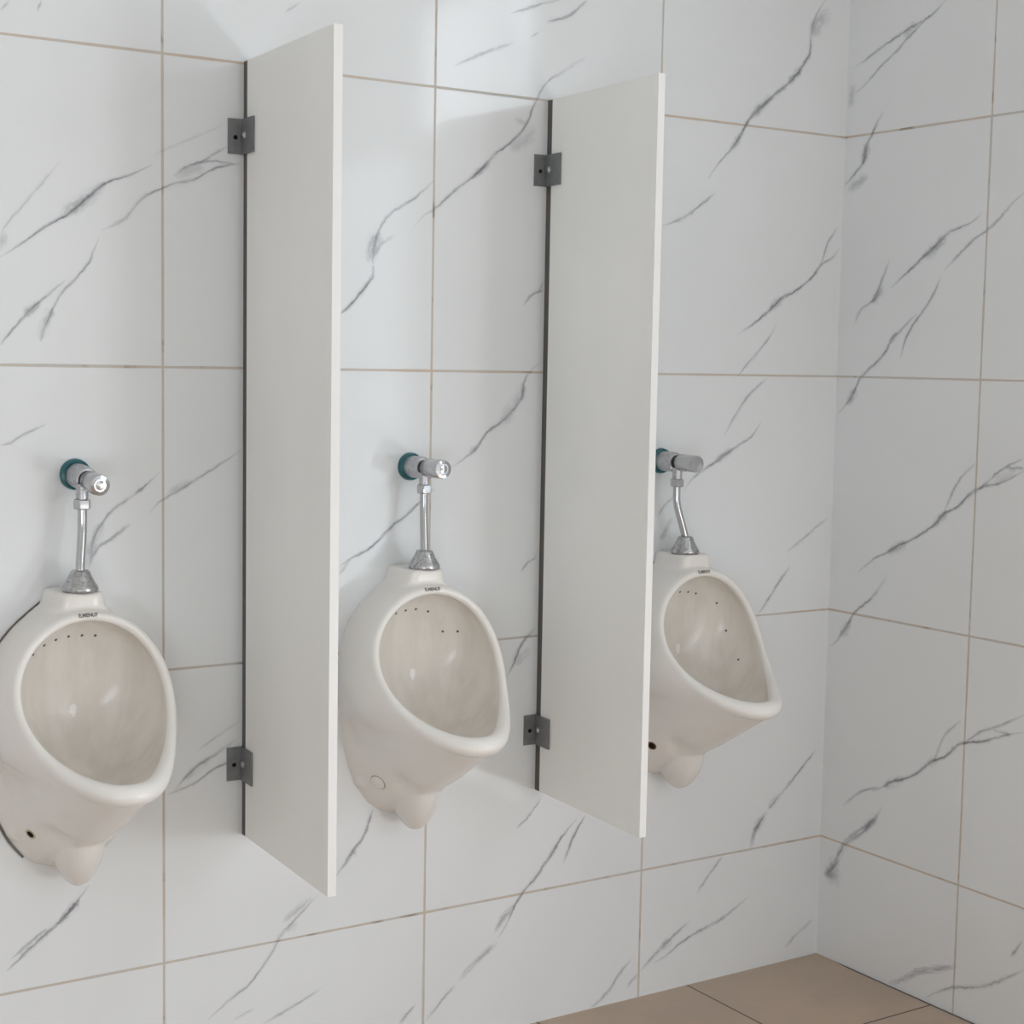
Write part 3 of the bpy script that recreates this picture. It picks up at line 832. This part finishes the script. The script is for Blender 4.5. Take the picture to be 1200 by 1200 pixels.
# ---------------------------------------------------------------- flush valves
def make_valve(k, x, z, yaw, tilt, nut, spud, label):
    root = thing('flush_valve', (x, 0, z), label, 'flush valve', 'push button flush valves above the urinals')
    MH = Matrix.Rotation(yaw, 4, 'Z') @ Matrix.Rotation(tilt, 4, 'X') @ OUT
    bm = bmesh.new()
    add_lathe(bm, [(0.0300, 0.0), (0.0300, 0.004), (0.0285, 0.010), (0.0235, 0.012), (0.0235, 0.008), (0.0, 0.008)], OUT, 56)
    obj('wall_flange', bm, M_teal, root, 35, 'teal plastic flange ring')
    bm = bmesh.new()
    add_lathe(bm, [(0.0225, 0.006), (0.0235, 0.012), (0.0235, 0.046), (0.0228, 0.056), (0.0208, 0.0615), (0.0165, 0.063), (0.0, 0.063)], MH, 56)
    add_lathe(bm, [(0.0115, 0.0), (0.0115, 0.038)], Matrix.Translation(Vector((nut[0]-x, nut[1], nut[2]-z))), 32)
    obj('valve_body', bm, M_satin, root, 40)
    bm = bmesh.new()
    add_lathe(bm, [(0.0170, 0.061), (0.0170, 0.0800)], MH, 40)
    obj('seal_ring', bm, M_black, root, 40, 'black seal ring')
    bm = bmesh.new()
    R = 0.0200
    if k == 2:
        prof = [(R*0.95, 0.0765), (R, 0.0780), (R, 0.138), (R*0.95, 0.1415), (R*0.5, 0.1425), (0, 0.1428)]
    else:
        prof = [(R*0.95, 0.0765), (R, 0.0780), (R, 0.136), (R*0.93, 0.1415), (R*0.62, 0.1430), (R*0.56, 0.1415), (R*0.46, 0.1415), (R*0.40, 0.1430), (R*0.2, 0.1436), (0, 0.1437)]
    add_lathe(bm, [(r_, h_-(0.014 if k == 0 and h_ > 0.1 else 0.004 if k == 2 and h_ > 0.1 else 0)) for r_, h_ in prof], MH, 48)
    obj('push_button', bm, M_chrome, root, 38, 'shiny chrome push button')
    # hex nut, bent tail pipe, bell flange
    bm = bmesh.new()
    N = Vector((nut[0]-x, nut[1], nut[2]-z))
    add_lathe(bm, [(0.0125, -0.010), (0.0165, -0.0085), (0.0172, 0.0), (0.0165, 0.0085), (0.0125, 0.010)], Matrix.Translation(N), 6)
    bevel_bm(bm, 0.0008, 1)
    obj('coupling_nut', bm, M_chrome, root, 25)
    S = Vector((spud[0]-x, spud[1], spud[2]-z))
    A = N + Vector((0, 0, -0.006)); B_ = S + Vector((0, 0, 0.034))
    pts = []
    for i in range(25):
        t = i/24
        # straight, then a gentle swan bend, then straight again
        e = 0.0 if t < 0.25 else (1.0 if t > 1.0 else (t-0.25)/0.75)
        e = e*e*(3-2*e) if k == 0 else 0.35*e*e*(3-2*e)+0.65*e**1.3
        pts.append(Vector((A.x+(B_.x-A.x)*e, A.y+(B_.y-A.y)*e, A.z+(B_.z-A.z)*t)))
    bm = bmesh.new(); add_tube(bm, pts, 0.0086, 28)
    obj('tail_pipe', bm, M_chrome, root, 40)
    bm = bmesh.new()
    add_lathe(bm, [(0.0, 0.0), (0.0320, 0.0), (0.0335, 0.002), (0.0335, 0.007), (0.0318, 0.010), (0.0275, 0.0165), (0.0225, 0.026),
                   (0.0190, 0.034), (0.0175, 0.0375), (0.0150, 0.0395), (0.0, 0.0395)], Matrix.Translation(S), 56)
    obj('bell_flange', bm, M_spud, root, 40, 'pitted chrome bell flange')
    return root

make_valve(0, -0.176, 1.311, 0.05, 0.10, (-0.1840, -0.066, 1.2595), (-0.1925, -0.078, 1.0975), 'chrome push button flush valve above the left urinal, its button drooping slightly')
make_valve(1, 0.5555, 1.3115, 0.0, -0.02, (0.5530, -0.066, 1.2680), (0.5490, -0.078, 1.1000), 'chrome push button flush valve above the middle urinal between the dividers')
make_valve(2, 1.2370, 1.3115, 0.0, 0.0, (1.2365, -0.066, 1.2635), (1.2630, -0.070, 1.0975), 'chrome flush valve above the far urinal, half hidden by a divider')

# ---------------------------------------------------------------- partitions
def make_partition(x, yaw, z0, z1, depth, th, brz, label):
    root = thing('urinal_divider', (x, 0, 0), label, 'divider', 'white dividers between the urinals', yaw)
    bm = bmesh.new(); add_box(bm, 0, th, -depth+0.001, -0.0205, z0, z1); bevel_bm(bm, 0.0007, 1)
    obj('panel', bm, M_panel, root)
    bm = bmesh.new(); add_box(bm, 0.0002, th-0.0002, -depth-0.0012, -depth+0.0009, z0+0.0005, z1-0.0005)
    obj('edge_band', bm, M_edge, root, label='bright white front edge band')
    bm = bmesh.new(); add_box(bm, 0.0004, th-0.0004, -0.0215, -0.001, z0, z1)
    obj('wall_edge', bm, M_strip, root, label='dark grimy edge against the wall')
    for zc in brz:
        bm = bmesh.new()
        add_box(bm, -0.0335, -0.0005, -0.0042, -0.0008, zc-0.0345, zc+0.0345)
        add_box(bm, -0.0042, -0.0004, -0.0640, -0.0008, zc-0.0345, zc+0.0345)
        b = obj('wall_bracket', bm, M_zinc, root, label='grey metal angle bracket')
        bm = bmesh.new()
        add_lathe(bm, [(0.0045, -0.001), (0.0045, 0.0006), (0.0, 0.0006)], Matrix.Translation((-0.0180, -0.0042, zc-0.002)) @ OUT, 18)
        obj('screw_hole', bm, M_hole, b, 40)
        ML = Matrix.Translation((-0.0042, -0.0170, zc+0.001)) @ Matrix.Rotation(-PI/2, 4, 'Y')
        bm = bmesh.new()
        add_lathe(bm, [(0.0085, -0.001), (0.0085, 0.0012), (0.0062, 0.0030), (0.0050, 0.0052), (0.0, 0.0060)], ML, 24)
        obj('bolt', bm, M_screw, b, 40)
    return root

make_partition(0.1680, -0.060, 0.560, 2.1195, 0.447, 0.0175, (1.9730, 0.7095), 'white divider panel between the left and the middle urinal')
make_partition(0.8945, -0.060, 0.559, 2.1170, 0.430, 0.0165, (1.9630, 0.7005), 'white divider panel between the middle and the far urinal')

# ---------------------------------------------------------------- daylight and added fill lights
G = 0.90
SKY, GROUND = (0.86, 0.94, 1.0), (0.93, 0.97, 1.0)
def area(name, loc, rot, sx, sy, power, color):
    d = bpy.data.lights.new(name, 'AREA'); d.shape = 'RECTANGLE'; d.size = sx; d.size_y = sy
    d.energy = power; d.color = color
    o = bpy.data.objects.new(name, d); C.objects.link(o); o.location = loc; o.rotation_euler = rot
    return o
# daylight through the high window; added fill lights in the other, unseen openings
def side(name, y0, y1, z0, z1, power, col):
    area(name, (XC+0.01, (y0+y1)/2, (z0+z1)/2), (0, PI/2, 0), z1-z0-0.02, y1-y0-0.02, power, col)
side('daylight_window', WY0, WY1, WZ0, WZ1, 5.2*G, SKY)
side('fill_vent', WY0, WY1, VZ0, VZ1, 4.4*G, GROUND)  # added fill, set in the unseen vent
side('fill_door_top', EY0, EY1, 1.50, 2.30, 4.3*G, SKY)  # this and the next two: added fill in the unseen doorway
side('fill_door_middle', EY0, EY1, 0.70, 1.50, 4.5*G, SKY)
side('fill_door_foot', EY0, EY1, 0.02, 0.70, 4.5*G, GROUND)
side('fill_wide_top', GY0, GY1, 2.30, 2.80, 8.0*G, SKY)  # this and the next two: added fill in the unseen wide doorway
side('fill_wide_middle', GY0, GY1, 1.50, 2.30, 12.5*G, SKY)
side('fill_wide_foot', GY0, GY1, 0.02, 0.70, 42.0*G, GROUND)
area('fill_front', (-2.20, YF-0.01, 0.45), (PI/2, 0, 0), 1.28, 0.78, 29.0*G, SKY)  # added fill in the unseen opening behind the camera

w = bpy.data.worlds.new('World'); SC.world = w; w.use_nodes = True
w.node_tree.nodes['Background'].inputs['Color'].default_value = (0.75, 0.85, 1.0, 1)
w.node_tree.nodes['Background'].inputs['Strength'].default_value = 0.3

# ---------------------------------------------------------------- camera
cam = bpy.data.cameras.new('Camera'); co = bpy.data.objects.new('Camera', cam); C.objects.link(co)
cam.sensor_fit = 'HORIZONTAL'; cam.sensor_width = 36.0; cam.lens = 36.0*1907.66/1200.0
cam.clip_start = 0.05
yaw, pitch, roll = 0.5768, -0.0919, 0.0178
fwd = Vector((math.sin(yaw)*math.cos(pitch), math.cos(yaw)*math.cos(pitch), math.sin(pitch)))
rt = Vector((math.cos(yaw), -math.sin(yaw), 0)); up = rt.cross(fwd)
r2 = math.cos(roll)*rt + math.sin(roll)*up; u2 = -math.sin(roll)*rt + math.cos(roll)*up
R = Matrix((r2, u2, -fwd)).transposed().to_4x4()
co.matrix_world = Matrix.Translation((-1.1643, -3.0486, 1.5388)) @ R
SC.camera = co

vs = SC.view_settings
vs.view_transform = 'Standard'; vs.look = 'None'; vs.gamma = 1.0; vs.use_curve_mapping = False
vs.exposure = 0.0
SC.cycles.max_bounces = 10
SC.cycles.diffuse_bounces = 8
SC.cycles.glossy_bounces = 6
SC.cycles.caustics_reflective = False
SC.cycles.use_denoising = True
